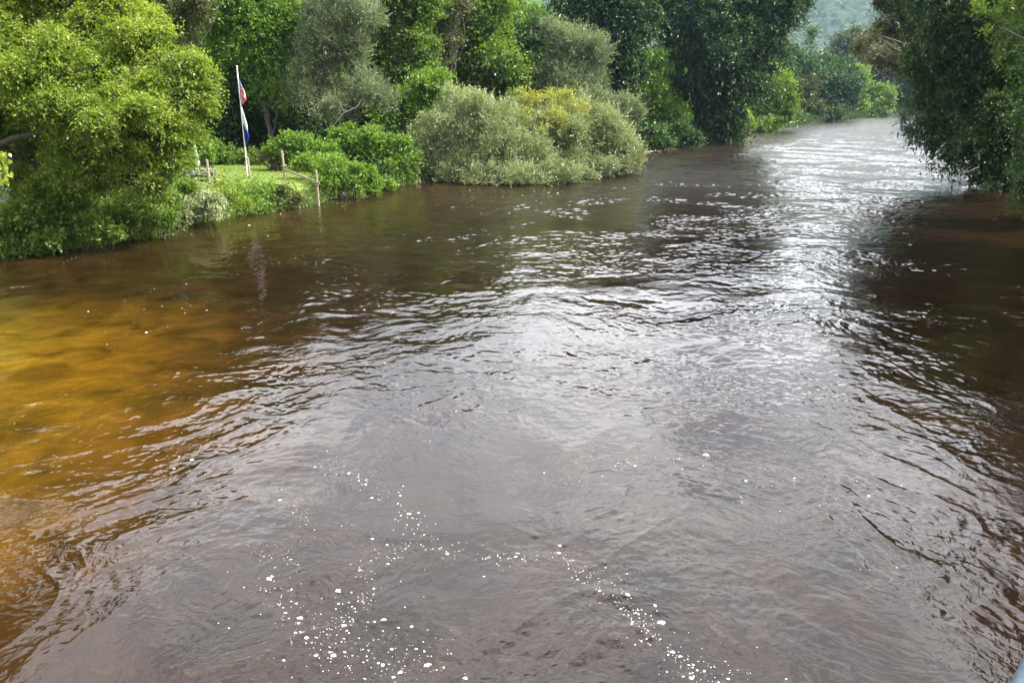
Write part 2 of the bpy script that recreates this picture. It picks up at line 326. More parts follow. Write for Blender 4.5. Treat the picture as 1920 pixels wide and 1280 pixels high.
# ------------------------------------------------------------------ vegetation
QL = 1.0
def unit(v): return v/(np.linalg.norm(v, axis=-1, keepdims=True)+1e-9)
def leaves_mesh(pos, d, nrm, ln, wd, fold=.18):
    """one rhombic folded leaf per row"""
    s = unit(np.cross(d, nrm)); n = np.cross(s, d)
    ln = ln[:, None]; wd = wd[:, None]
    V = np.stack([pos, pos+d*ln*.45+s*wd*.5+n*wd*fold, pos+d*ln-n*ln*.08, pos+d*ln*.45-s*wd*.5+n*wd*fold], 1)
    Q = np.arange(len(pos)*4).reshape(-1, 4)
    return V.reshape(-1, 3), Q
def foliage(lobes, rng, leaf=.15, asp=.55, cover=2.0, shoot=.9, per=14, up=.45, droop=.15, spread=.8, clump=.35, gap=.25, minz=.06, floor=True, tintgrad=0, lowcut=-.45, hug=.5, sub=7, stray=.12):
    """lobes: (x,y,z,rx,ry,rz). Returns V,Q,tint. Shoots stand on the lobe surfaces in clumps; leaves sit along the shoots."""
    lobes = np.array(lobes, float)
    if sub:                                # smaller billows on the surface of each lobe
        ex = []
        for lb in lobes:
            ex.append(lb*np.array((1, 1, 1, .84, .84, .84)))
            for _ in range(sub):
                u_ = unit(rng.normal(size=3)+np.array((0, -.2, .25))); k_ = rng.uniform(.22, .46)*(1 if rng.random() < .8 else .7)
                ex.append((*(lb[:3]+u_*lb[3:6]*(rng.uniform(.85, 1.08)-k_*.6)), lb[3]*k_, lb[4]*k_, lb[5]*k_*.75))
        lobes = np.array(ex)
    r = lobes[:, 3:6]; area = 4*math.pi*((r[:, 0]*r[:, 1]+r[:, 1]*r[:, 2]+r[:, 0]*r[:, 2])/3)
    ntot = QL*cover*(.62 if sub else 1)*area.sum()/(leaf*leaf*asp*.5); ns = max(8, int(ntot/per))
    nc = max(6, int(area.sum()/(clump*shoot*shoot*2.2)))       # clumps
    li = rng.choice(len(lobes), nc, p=area/area.sum())
    u = unit(rng.normal(size=(nc*2, 3)))
    u = u[(u[:, 2] > lowcut) | (rng.random(len(u)) < .25)][:nc]; nc = len(u); li = li[:nc]
    keep = rng.random(nc) > gap; u = u[keep]; li = li[keep]; nc = len(u)
    rad = 1-.42*rng.random(nc)**1.6+.08*rng.normal(size=nc)
    csz = np.exp(rng.normal(size=nc)*.45); ctint = rng.normal(size=nc)*.17
    ci = rng.choice(nc, ns, p=csz/csz.sum())
    uu = unit(u[ci]+rng.normal(size=(ns, 3))*(shoot*.62*np.sqrt(csz[ci])[:, None]/r[li[ci]]))
    c = lobes[li[ci], :3]; rr_ = r[li[ci]]
    inner = rng.random(ns) < .16
    rs = rad[ci]*(1+.07*rng.normal(size=ns)); rs = np.where(inner, rs*rng.uniform(.35, .85, ns), rs)
    p0 = c+uu*rr_*rs[:, None]
    dirv = unit(uu*(1-hug*.4)+np.array((0, 0, up))+rng.normal(size=(ns, 3))*.45)
    SL = shoot*np.exp(rng.normal(size=ns)*.3)*np.where(rng.random(ns) < stray, 1.8, 1.)
    p0 = p0-dirv*SL[:, None]*.6
    t = (np.arange(per)+.5)/per
    T = (t[None, :]+rng.normal(size=(ns, per))*.04)
    pos = p0[:, None]+dirv[:, None]*(T*SL[:, None])[..., None]
    pos[..., 2] -= droop*SL[:, None]*T**2
    pos += rng.normal(size=pos.shape)*leaf*.35
    n = ns*per; pos = pos.reshape(-1, 3)
    side = rng.normal(size=(n, 3)); d = unit(np.repeat(dirv, per, 0)*.7+unit(side)*spread+np.array((0, 0, -droop*.9)))
    nr_ = unit(np.array((0, 0, 1.))+rng.normal(size=(n, 3))*.55+np.repeat(uu, per, 0)*.35)
    ln = leaf*np.exp(rng.normal(size=n)*.22); wd = ln*asp*np.exp(rng.normal(size=n)*.12)
    tint = .5+np.repeat(ctint[ci], per)+rng.normal(size=n)*.09+np.repeat(rng.normal(size=ns)*.09, per)
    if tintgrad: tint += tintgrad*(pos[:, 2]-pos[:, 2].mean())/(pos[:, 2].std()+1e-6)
    ok = pos[:, 2] > minz
    if floor and (pos[:, 2] < 4).any():
        lo = pos[:, 2] < 4; gzv = ground_z(pos[lo, 0], pos[lo, 1], False); k2 = ok[lo] & (pos[lo, 2] > gzv+.03); ok[lo] = k2
    V, Q = leaves_mesh(pos[ok], d[ok], nr_[ok], ln[ok], wd[ok])
    return V, Q, np.clip(tint[ok], 0, 1)
def lob(spec, Y):
    if len(spec[0]) == 6: return list(spec)      # already in world coordinates
    """lobes given as seen in the photograph: (px, py, r_px[, dY[, vertical squash]]) -> world ellipsoids"""
    o_ = []
    for s in spec:
        px, py, rp = s[:3]
        if Y > 55 and 600 < px < 1600: py = max(py, rp-75)      # crowns end a little above the frame
        dy = s[3] if len(s) > 3 else 0; sq = s[4] if len(s) > 4 else .85
        c = at(px, py, Y+dy); k = rp*(Y+dy)/F
        o_.append((c[0], c[1], c[2], k, k*.9, k*sq))
    return o_
def wood(mb, base, lobes, rng, r0, twigs=5, lean=None, fork=.35):
    """tapered trunk that forks into a limb for each lobe, with bent branches inside the lobe"""
    lobes = np.array(lobes); cen = lobes[:, :3].mean(0); top = lobes[lobes[:, 2].argmax(), :3]
    base = np.array(base, float); mid = base+(cen-base)*fork*np.array((.5, .5, 1)) if lean is None else np.array(lean, float)
    H = top[2]-base[2]
    t = np.linspace(0, 1, 9)[:, None]
    tr_ = (1-t)**2*base+2*t*(1-t)*mid+t*t*top; tr_[1:-1] += rng.normal(size=(7, 3))*H*.012
    rad = r0*(1-.85*t[:, 0])**.8; rad[0] *= 1.35
    mb.tube(tr_, rad, 8)
    for lb in lobes:
        k = rng.integers(2, 6); s = tr_[k]; e = lb[:3]+rng.normal(size=3)*lb[3:6]*.15
        m_ = (s+e)/2+np.array((0, 0, -.12*np.linalg.norm(e-s)*rng.uniform(-.3, 1)))
        tt = np.linspace(0, 1, 7)[:, None]; q = (1-tt)**2*s+2*tt*(1-tt)*m_+tt*tt*e; q[1:-1] += rng.normal(size=(5, 3))*.02*np.linalg.norm(e-s)
        rl = min(rad[k]*.6, r0*.5); mb.tube(q, np.linspace(rl, rl*.3, 7), 6)
        for _ in range(twigs):
            a = q[rng.integers(3, 7)]; u = unit(rng.normal(size=3)+np.array((0, 0, .4))); b = lb[:3]+u*lb[3:6]*.93
            m_ = (a+b)/2+rng.normal(size=3)*.12*np.linalg.norm(b-a); tt = np.linspace(0, 1, 5)[:, None]
            mb.tube((1-tt)**2*a+2*tt*(1-tt)*m_+tt*tt*b, np.linspace(rl*.35, rl*.07, 5), 4, cap=False)
SEED = [100]
def tree(label, cat, Y, base_px, spec, mat, r0=.25, name='tree', group=None, base_z=None, bark='bark', twigs=5, lean=None, extra=None, leafk=.0034, trunk=True, **kw):
    SEED[0] += 1; rng = np.random.default_rng(SEED[0])
    b = at(base_px, 300, Y); z = gz(b[0], b[1]) if base_z is None else base_z
    base = np.array((b[0], b[1], z-.15)); root = empty(name, base, label, cat, group)
    lobes = lob(spec, Y); kw.setdefault('leaf', max(.07, leafk*Y)); kw.setdefault('shoot', max(.5, kw['leaf']*6))
    V, Q, T = foliage(lobes, rng, **kw)
    mesh('crown', V, Q, M[mat], root, attr=T)
    if extra:
        for pn, sp, mt, k2 in extra:
            kk = dict(kw); kk.update(k2); V, Q, T = foliage(lob(sp, Y), rng, **kk); mesh(pn, V, Q, M[mt], root, attr=T)
    if trunk:
        mb = MB(); wood(mb, base, lobes, rng, r0, twigs, lean); mb.build('trunk', M[bark], root, smooth=True)
    return root
def bush(label, Y, base_px, spec, mat, name='bush', cat='bush', group=None, stems=7, bark='bark', extra=None, **kw):
    SEED[0] += 1; rng = np.random.default_rng(SEED[0])
    b = at(base_px, 330, Y); z = gz(b[0], b[1]); base = np.array((b[0], b[1], max(z, -.3)-.1)); root = empty(name, base, label, cat, group)
    lobes = lob(spec, Y); kw.setdefault('leaf', max(.06, .0034*Y)); kw.setdefault('shoot', max(.4, kw['leaf']*4)); kw.setdefault('lowcut', -.8)
    V, Q, T = foliage(lobes, rng, **kw); mesh('foliage', V, Q, M[mat], root, attr=T)
    if extra:
        for pn, sp, mt, k2 in extra:
            kk = dict(kw); kk.update(k2); V, Q, T = foliage(lob(sp, Y), rng, **kk); mesh(pn, V, Q, M[mt], root, attr=T)
    mb = MB(); la = np.array(lobes)
    for i in range(stems*len(la)):
        lb = la[i % len(la)]; s = base*.45+.55*np.array((lb[0], lb[1]+.3, base[2]))+np.array((rng.normal()*.3, rng.normal()*.3, 0)); s[2] = min(gz(s[0], s[1]), base[2]+.1); e = lb[:3]+unit(rng.normal(size=3)+np.array((0, 0, .5)))*lb[3:6]*.9
        m_ = (s+e)/2+np.array((0, 0, .2))*np.linalg.norm(e-s); t = np.linspace(0, 1, 6)[:, None]; rb = .006*np.linalg.norm(e-s)+.008
        mb.tube((1-t)**2*s+2*t*(1-t)*m_+t*t*e, np.linspace(rb, rb*.2, 6), 5, cap=False)
    mb.build('stems', M[bark], root, smooth=True)
    return root
WIL = dict(sub=5, stray=.25, asp=.26, up=.75, droop=.12, spread=.35, per=18, hug=.2)
# --- left bank, near
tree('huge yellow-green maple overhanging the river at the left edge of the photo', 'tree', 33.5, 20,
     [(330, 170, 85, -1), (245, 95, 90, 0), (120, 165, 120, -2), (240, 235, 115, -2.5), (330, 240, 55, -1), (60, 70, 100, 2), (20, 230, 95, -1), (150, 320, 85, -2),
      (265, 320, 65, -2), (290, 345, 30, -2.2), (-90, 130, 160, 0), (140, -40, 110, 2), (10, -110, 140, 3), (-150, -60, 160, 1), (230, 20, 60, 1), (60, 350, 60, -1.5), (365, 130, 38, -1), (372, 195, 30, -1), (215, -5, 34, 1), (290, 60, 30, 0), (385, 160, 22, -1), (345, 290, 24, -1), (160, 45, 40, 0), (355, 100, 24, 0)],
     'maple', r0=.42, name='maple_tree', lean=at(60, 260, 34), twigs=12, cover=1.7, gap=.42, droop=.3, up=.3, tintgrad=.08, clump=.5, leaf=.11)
tree('slim shaded tree with thin bare trunks behind the top of the yellow-green maple', 'tree', 47, 290,
     [(250, 30, 60), (330, 60, 50), (290, -40, 80), (210, -30, 70), (370, 10, 40)], 'olive', r0=.16, gap=.5, cover=1.1, twigs=12, bark='greybark')
mp_ = bpy.data.objects['maple_tree']; mb = MB()
mb.tube([at(-60, 250, 31.5), at(0, 205, 31.2), at(38, 165, 31.2), at(62, 120, 31.4), at(74, 80, 31.8), at(72, 40, 33)], [.2, .17, .15, .13, .1, .05], 8)
mb.tube([at(62, 120, 31.4), at(95, 112, 31.2), at(125, 88, 31.2), at(150, 78, 31.6)], [.08, .06, .045, .03], 6)
mb.tube([at(-40, 290, 31.3), at(20, 262, 30.8), at(70, 250, 30.7), at(112, 238, 30.8), at(165, 243, 31)], [.14, .12, .1, .07, .04], 8)
mb.tube([at(200, 165, 31.2), at(230, 150, 30.9), at(262, 128, 30.8)], [.05, .04, .02], 6)
mb.build('limb', M['bark'], mp_, smooth=True)
# --- left bank, middle distance
tree('tall bright green tree behind the flagpole with hanging leafy lobes', 'tree', 63, 515,
     [(480, 60, 70), (510, 110, 45), (430, 90, 60), (500, 155, 38), (460, -30, 90), (400, 30, 60), (530, 30, 45), (400, 150, 55, 2), (430, -90, 90, 0), (545, 85, 22), (525, 190, 18)],
     'bright', r0=.22, gap=.3, droop=.3, cover=1.8)
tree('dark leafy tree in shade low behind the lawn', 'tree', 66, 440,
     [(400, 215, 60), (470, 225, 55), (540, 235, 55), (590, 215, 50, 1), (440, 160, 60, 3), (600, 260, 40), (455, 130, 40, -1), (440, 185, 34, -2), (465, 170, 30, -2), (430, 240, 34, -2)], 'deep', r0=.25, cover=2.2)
tree('grey-green willow with a forked dark trunk showing through its crown', 'willow tree', 62, 655,
     [(625, 45, 62), (590, 105, 52), (685, 30, 50), (660, 100, 42), (570, 165, 42), (680, 165, 60, -1, .7), (640, 205, 45, -1, .6), (725, 190, 38, -1, .7), (600, 50, 45), (650, -20, 60)],
     'willowdk', r0=.24, name='willow_tree', gap=.42, cover=1.15, twigs=14, clump=.6, **WIL)
tree('deep green round-topped tree just right of the forked willow', 'tree', 74, 760,
     [(730, 60, 52), (775, 85, 48), (740, 120, 52), (790, 130, 42), (700, 90, 42), (760, 10, 60), (720, -30, 70), (790, -20, 55)], 'green', r0=.28, cover=2.)
tree('bare grey tangled tree hung with dead vines left of centre', 'tree', 80, 838,
     [(820, 30, 36), (845, 70, 30), (835, 110, 24), (800, 10, 30), (860, 20, 30), (835, -40, 60)], 'olive', r0=.22, gap=.6, cover=.6, twigs=24, bark='greybark', name='vine_hung_tree')
tree('broad mid-green tree behind the left end of the willow thicket', 'tree', 84, 900,
     [(880, 90, 52), (930, 105, 48), (905, 60, 45), (870, 140, 45), (940, 145, 40), (900, 10, 60), (860, -30, 60), (850, 120, 30)], 'green', r0=.28, cover=1.9, leafk=.0036)
tree('shaggy dark green vine-covered tree behind the yellow willow tops', 'tree', 88, 990,
     [(985, 80, 48), (1010, 130, 42), (965, 130, 40), (1000, 175, 40), (1010, 50, 40)], 'blue', r0=.25, cover=2.1, leafk=.0036)
tree('small bright green tree squeezed between the dark thicket and the willow bushes', 'tree', 66, 800,
     [(800, 160, 38), (770, 185, 34), (825, 150, 25), (760, 215, 40), (720, 220, 35)], 'bright', r0=.12, cover=1.8)
tree('two-tiered grey-green willow rising behind the thicket near the centre', 'willow tree', 84, 1060,
     [(1085, 80, 45, 0, .62), (1050, 70, 36), (1120, 92, 34, 0, .7), (1060, 105, 36), (1070, 145, 48, -1, .5), (1110, 150, 30, -1, .55), (1030, 140, 28), (1085, 180, 50, -2, .6)],
     'willowdk', r0=.2, name='willow_tree', gap=.25, cover=1.5, **WIL)
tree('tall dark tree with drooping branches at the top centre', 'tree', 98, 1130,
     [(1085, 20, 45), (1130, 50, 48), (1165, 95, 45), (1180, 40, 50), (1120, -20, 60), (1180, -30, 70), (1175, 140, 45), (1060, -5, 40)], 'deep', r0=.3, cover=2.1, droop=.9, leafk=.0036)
tree('hazy light green tree just below the strip of white sky', 'tree', 125, 950,
     [(940, 45, 30), (965, 30, 24), (920, 30, 26), (985, 45, 22), (1005, 25, 22), (885, 5, 32)], 'bright', r0=.3, cover=2., leafk=.0034)
tree('vine-draped bright green tree left of the tall dark tree', 'tree', 103, 1215,
     [(1190, 120, 36), (1225, 105, 28), (1180, 160, 34), (1245, 165, 34), (1270, 195, 24), (1225, 200, 30), (1160, 195, 30), (1255, 215, 22), (1190, 210, 32)], 'bright', r0=.2, cover=1.9, gap=.3, droop=.8, leafk=.0036)
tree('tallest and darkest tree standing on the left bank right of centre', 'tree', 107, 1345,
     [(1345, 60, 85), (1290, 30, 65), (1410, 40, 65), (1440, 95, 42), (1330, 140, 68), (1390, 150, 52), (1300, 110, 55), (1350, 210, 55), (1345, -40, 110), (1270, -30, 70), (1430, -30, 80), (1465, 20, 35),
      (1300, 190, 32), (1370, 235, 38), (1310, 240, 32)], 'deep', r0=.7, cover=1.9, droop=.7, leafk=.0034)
tree('leafy olive green tree on the bank right of the tallest dark tree', 'tree', 150, 1430,
     [(1430, 150, 42), (1465, 185, 26), (1440, 205, 32), (1410, 190, 36), (1475, 215, 18), (1400, 225, 22), (1430, 232, 16, -6), (1455, 230, 14, -4), (1410, 236, 12, -8), (1480, 228, 12, 0), (1395, 130, 40)], 'green', r0=.3, cover=2.1, leafk=.0034)
tree('bushy mid-green tree filling the gap right of the bright tree behind the flagpole', 'tree', 70, 575,
     [(570, 20, 50), (600, 80, 36), (560, 130, 34), (610, -20, 50), (540, 180, 30)], 'green', r0=.2, cover=1.9)
tree('slender pale green tree rising between the round tree and the vine-hung tree', 'tree', 92, 800,
     [(800, 20, 40), (815, 70, 34), (790, 110, 34), (840, 140, 34), (870, 60, 30), (830, -20, 50)], 'bright', r0=.2, cover=1.8)
# --- left bank, far reach
tree('far tree topped by a vine-covered spire on the left bank', 'tree', 208, 1510,
     [(1520, 75, 11, 0, 2), (1515, 110, 20), (1500, 150, 32), (1495, 190, 30), (1530, 140, 22), (1480, 120, 24), (1475, 90, 18), (1495, 220, 16, -12), (1520, 220, 14, -6), (1475, 222, 14, -16)], 'blue', r0=.3, cover=2., leafk=.0034)
tree('far pale green leaning tree beside the water', 'tree', 200, 1535, [(1515, 165, 20), (1530, 150, 14), (1505, 200, 22), (1540, 205, 14), (1490, 215, 18)], 'olive', r0=.2, cover=1.9, leafk=.0034)
tree('far round brownish-green tree before the hazy hill', 'tree', 330, 1600, [(1590, 80, 30), (1560, 95, 22), (1625, 90, 26), (1600, 110, 34), (1575, 115, 28), (1650, 100, 25)], 'olive', r0=.5, cover=2., leafk=.0034)
tree('far round dark green tree over the left bank waterline', 'tree', 220, 1570, [(1570, 140, 28), (1560, 180, 32), (1590, 170, 28), (1550, 205, 18), (1545, 160, 26), (1570, 212, 13, -8), (1545, 216, 12, -14), (1590, 208, 12, -4)], 'deep', r0=.4, cover=2.1, leafk=.0034)
tree('last round green tree where the left bank meets the bend', 'tree', 262, 1625, [(1615, 150, 28), (1635, 175, 25), (1610, 190, 26), (1640, 200, 16), (1655, 175, 18), (1600, 140, 22), (1620, 206, 12, -10), (1645, 206, 11, 0)], 'green', r0=.4, cover=2.1, leafk=.0034)
tree('far dark tree closing the river at the bend', 'tree', 305, 1690, [(1670, 160, 30), (1690, 180, 32), (1720, 160, 36), (1660, 195, 20), (1700, 120, 40), (1660, 125, 26), (1750, 130, 50), (1760, 185, 30)], 'deep', r0=.6, cover=2.1, leafk=.0034)
tree('far greyish half-bare tree leaning over the bend', 'tree', 290, 1665, [(1645, 95, 26), (1675, 90, 28), (1660, 120, 22), (1690, 120, 24)], 'brown', r0=.4, gap=.5, cover=.9, twigs=14, bark='greybark', leafk=.0034)
tree('far deep green tree with a flat base rising beside the brownish-green tree', 'tree', 240, 1545,
     [(1535, 120, 26), (1560, 150, 30), (1580, 130, 26), (1520, 160, 26), (1545, 195, 24), (1590, 190, 22), (1515, 205, 20), (1570, 210, 16)], 'deep', r0=.4, cover=2.1, leafk=.0034)
# --- right bank
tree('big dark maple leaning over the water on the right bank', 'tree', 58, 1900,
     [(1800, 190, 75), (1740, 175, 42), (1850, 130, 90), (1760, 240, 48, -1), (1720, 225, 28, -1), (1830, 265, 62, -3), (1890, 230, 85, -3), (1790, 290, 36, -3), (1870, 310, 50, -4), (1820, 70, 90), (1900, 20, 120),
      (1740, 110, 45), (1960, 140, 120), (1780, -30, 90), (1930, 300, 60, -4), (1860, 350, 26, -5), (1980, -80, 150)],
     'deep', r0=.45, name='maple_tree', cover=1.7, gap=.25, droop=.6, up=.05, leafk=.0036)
tree('olive-leaved tree with an arching bare branch reaching left over the river', 'tree', 72, 1830,
     [(1700, 60, 40), (1680, 20, 35), (1745, 40, 50), (1690, 110, 30), (1790, 20, 70), (1650, 60, 20), (1740, 130, 35), (1830, 90, 60), (1700, -40, 60), (1800, -60, 80), (1645, 110, 16)],
     'olive', r0=.17, cover=1.3, gap=.35, twigs=10, leafk=.0032)
tree('sunlit yellow-green tree showing at the very top right corner', 'tree', 49, 2010,
     [(1905, 20, 45), (1860, 45, 26), (1925, 90, 40), (1885, 85, 24), (1840, 15, 22), (1960, 60, 90), (2050, 100, 120), (2000, -60, 110)], 'green', r0=.2, cover=.75, gap=.6)
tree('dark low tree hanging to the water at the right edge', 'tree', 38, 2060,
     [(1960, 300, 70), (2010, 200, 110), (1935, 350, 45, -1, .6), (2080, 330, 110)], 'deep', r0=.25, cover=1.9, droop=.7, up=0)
tree('unseen tall dark tree added beyond the right edge for its reflection in the near water', 'tree', 24, 2380,  # added out of view so the near water reflects dark foliage
     [(23, 20, 5, 4, 5, 4), (24, 24, 11, 6, 6, 5), (23, 30, 8, 5, 5, 5), (25, 14, 10, 5.5, 6, 5), (25, 21, 17, 5, 6, 4.5), (27, 28, 15, 6, 6, 5)], 'deep', r0=.4, cover=1.1, leaf=.17)
tree('unseen tall green tree added beyond the left edge for its reflection in the water', 'tree', 23, -560,  # added out of view to keep sky reflections off the amber shallows
     [(-24, 22, 5, 3.5, 4, 4), (-26, 26, 10, 4, 4.5, 4.5), (-23, 29, 15, 4, 4, 4), (-27, 30, 18, 4, 4, 4)], 'green', r0=.4, cover=1.1, leaf=.17)
# --- willow thicket on the bank
bush('spreading grey-green willow bush over the water, left part of the thicket', 60, 880,
     [(850, 235, 60), (810, 250, 42), (900, 215, 50), (880, 290, 48, -1), (830, 295, 40), (940, 290, 52, -1.5), (860, 190, 34), (790, 290, 32), (930, 250, 44, -1), (945, 215, 30, 0), (975, 275, 36, -1), (905, 326, 27, -3, .8), (845, 322, 26, -1.5, .8), (960, 326, 27, -3.2, .8), (875, 333, 20, -2.8, .7), (930, 336, 19, -3.5, .7), (800, 322, 24, -.5, .8), (825, 334, 15, -1.2, .7), (780, 330, 16, -.5, .7)],
     'willow', name='willow_bush', cat='willow bush', group=None, cover=1.65, gap=.24, shoot=1.15, stems=4, **WIL)
bush('willow bush with yellow tops in the middle of the thicket', 62.5, 1000,
     [(1000, 240, 50, -1), (960, 240, 40, -1.5), (1050, 235, 42, -1), (1000, 290, 45, -3), (1040, 322, 27, -5, .8), (985, 328, 25, -6, .8), (1015, 334, 19, -6.5, .7), (1065, 324, 22, -5, .8), (960, 335, 17, -6.5, .7)],
     'willow', name='willow_bush', cat='willow bush', cover=1.65, gap=.24, shoot=1.15, stems=4,
     extra=[('yellow_foliage', [(1020, 198, 28), (975, 200, 26), (1068, 200, 26), (990, 222, 24, -2), (1045, 222, 24, -2), (955, 225, 18, -1), (1010, 245, 18, -3), (1090, 215, 18), (1055, 180, 16), (995, 185, 18), (970, 178, 12, 0, 1.3), (1022, 172, 14, 0, 1.3), (1072, 180, 12, 0, 1.3), (1045, 195, 30)], 'gold', dict(cover=.9, gap=.45))], **WIL)
bush('rounded grey-green willow bush at the right end of the thicket', 64.5, 1100,
     [(1110, 250, 55), (1160, 265, 42), (1060, 285, 48, -1.5), (1010, 300, 38, -2.5), (1070, 250, 44, -1), (1120, 300, 34, -1), (1185, 285, 26), (1080, 320, 24, -3.5, .8), (1140, 314, 23, -2.5, .8), (1175, 307, 19, -1.5, .8), (1105, 326, 18, -4, .7), (1160, 318, 16, -2.5, .7), (1195, 300, 14, -.5, .7), (1090, 210, 34), (1150, 225, 30)],
     'willow', name='willow_bush', cat='willow bush', cover=1.65, gap=.24, shoot=1.15, stems=4, **WIL)
bush('dull grey willow bush sticking out behind the right end of the thicket', 74, 1160,
     [(1170, 200, 32), (1195, 215, 22), (1130, 195, 28), (1150, 225, 30), (1110, 180, 22)], 'willowdk', name='willow_bush', cat='willow bush', cover=1.6, **WIL)
# --- shrubs and vine mounds
bush('low green vine mound with a brown dead patch behind the tall fence post', 55.5, 560,
     [(545, 270, 32, 0, .7), (580, 275, 30, 0, .7), (520, 285, 26), (610, 285, 32, 0, .7)], 'bright', cover=2., name='vine_mound',
     extra=[('dead_foliage', [(505, 297, 20), (520, 308, 17), (590, 290, 12)], 'brown', {})])
bush('higher bright green vine mound between the low mound and the willow bush', 58, 670,
     [(660, 262, 38, 0, .75), (700, 262, 32, 0, .8), (635, 258, 26, 0, .8), (735, 280, 34), (700, 300, 34), (760, 300, 28)], 'bright', cover=2., name='vine_mound')
bush('sunlit nettle bank sloping to the water right of the sloping handrail', 48.5, 640,
     [(620, 318, 36, 0, .8), (660, 325, 34, -.5, .8), (590, 305, 26, 1.5), (690, 335, 22, 0, .9), (630, 345, 24, -1, .8), (665, 352, 20, -1.2, .8), (698, 350, 18, 1.5, .8), (725, 345, 18, 4, .8), (570, 310, 18, 2), (600, 345, 18, -1, .8)], 'bright', cover=2.2, name='nettle_bush')
bush('dark green shrub in the shade left of the willow thicket', 57, 745, [(735, 320, 32), (765, 315, 26), (720, 300, 24, 2), (750, 335, 18, -.5, .6)], 'green', cover=2.2)
bush('yellowish-green weed mound with pink-brown stalks at the end of the lawn', 43.8, 520,
     [(470, 362, 24, 0, .7), (505, 362, 22, 0, .7), (450, 378, 22, -1, .7), (490, 380, 20, -1, .6)], 'bright', cover=2., name='weed_mound',
     extra=[('dead_foliage', [(535, 362, 17, 0, .8), (555, 373, 13, 0, .7), (520, 350, 12, 0, .7)], 'olive', {})])
bush('clump of upright yellow-green weeds between the lawn and the water', 42.6, 430, [(430, 372, 26, 0, .8), (410, 365, 20), (460, 385, 16, -1)], 'maple', cover=1.8, name='weed_clump', up=.9, asp=.3)
bush('grey-green leafy shrub under the right side of the yellow-green maple', 39, 370,
     [(365, 372, 32, -.5, .9), (395, 380, 30, -1, .8), (345, 392, 30, -1.5, .7), (400, 398, 18, -2, .6)], 'willow', cover=1.9, asp=.4)
bush('shaded dark shrub hanging to the water below the yellow-green maple', 35.3, 270,
     [(265, 375, 38), (310, 375, 32), (230, 395, 34, -1, .8), (290, 405, 28, -1.5, .7), (320, 408, 20, -1.5, .6), (350, 350, 18, 1)], 'green', cover=2.1)
bush('broad dark green shrub with large leaves at the left waterline', 32, 110,
     [(120, 400, 48, 0, .8), (60, 410, 52, -.8, .8), (170, 420, 34, -1, .7), (0, 425, 50, -1, .8), (90, 445, 32, -1.6, .6), (-50, 430, 50), (150, 375, 35, 1), (215, 432, 22, -1, .6), (20, 462, 22, -1.8, .5)], 'green', cover=2., asp=.7, leaf=.16)
bush('shaded shrub at the back edge of the lawn left of the flagpole', 60, 420, [(400, 290, 32), (435, 295, 28), (380, 275, 30, 1), (470, 300, 26), (500, 300, 22)], 'green', cover=2.)
bush('small bright bush beside the closed parasol', 51, 385, [(375, 262, 18), (388, 285, 14), (368, 240, 14)], 'bright', cover=2.)
bush('round dark green shrub at the water right of the willow thicket', 92, 1235, [(1235, 258, 24), (1215, 250, 16), (1250, 265, 16)], 'blue', cover=2.1)
bush('twin dark green shrub at the foot of the tallest dark tree', 98, 1285, [(1285, 252, 24), (1300, 258, 15), (1270, 245, 18)], 'blue', cover=2.1)
bush('small sunlit yellow-green bush hanging over the water beyond the tallest dark tree', 134, 1395, [(1390, 215, 16), (1400, 228, 15), (1380, 232, 14), (1410, 238, 8)], 'maple', cover=1.9)
bush('far waterside bush below the far round dark green tree', 202, 1540, [(1530, 215, 14), (1555, 213, 14), (1505, 220, 14), (1580, 212, 12)], 'deep', cover=2.1)
bush('far waterside bush nearest the bend', 252, 1630, [(1610, 208, 13), (1635, 207, 12), (1655, 208, 9)], 'deep', cover=2.1)
# --- undergrowth along the banks and floor of the wood
def scatter_cover(name, pts, mat, leaf, h, rng, per=16, kind='stuff', asp=.5, up=.9):
    n = len(pts); z = ground_z(pts[:, 0], pts[:, 1], False); p0 = np.column_stack([pts, z])
    hh_ = h*np.exp(rng.normal(size=n)*.35); T = (np.arange(per)+.5)/per
    d0 = unit(rng.normal(size=(n, 3))*.45+np.array((0, 0, up)))
    pos = (p0[:, None]+d0[:, None]*(T[None]*hh_[:, None])[..., None]).reshape(-1, 3)+rng.normal(size=(n*per, 3))*leaf*.9
    d = unit(rng.normal(size=(n*per, 3))+np.array((0, 0, .1))); nn = unit(np.array((0, 0, 1.))+rng.normal(size=(n*per, 3))*.6)
    ln = leaf*np.exp(rng.normal(size=n*per)*.25); tint = .5+np.repeat(rng.normal(size=n)*.14, per)+rng.normal(size=n*per)*.12
    V, Q = leaves_mesh(pos, d, nn, ln, ln*asp); return tag(mesh(name, V, Q, M[mat], attr=np.clip(tint, 0, 1)), kind=kind)
rng = np.random.default_rng(5)
def bank_points(n, pts, dmin, dmax, rng, seg=None, sign=1):
    pts = np.array(pts); s = np.linalg.norm(np.diff(pts, axis=0), axis=1); i = rng.choice(len(s), n, p=s/s.sum()); t = rng.random(n)
    a = pts[i]; b = pts[i+1]; q = a+(b-a)*t[:, None]; u = (b-a)/s[i][:, None]; nrm_ = np.stack([-u[:, 1], u[:, 0]], 1)*sign
    return q+nrm_*rng.uniform(dmin, dmax, n)[:, None]
LW = np.array((-16.5, 53.0))
def off_lawn(p): return p[np.hypot((p[:, 0]-LW[0]), p[:, 1]-LW[1]) > 8.2]
nearL = [q for q in LEFT if 5 < q[1] < 60]
p = off_lawn(bank_points(5200, nearL, -.5, 2.6, rng)); scatter_cover('bank_undergrowth', p, 'green', .13, .72, rng)
p = bank_points(9000, [q for q in LEFT if q[1] > 50], -.3, 4.5, rng); scatter_cover('far_bank_undergrowth', p, 'deep', .3, 1.5, rng, per=10)
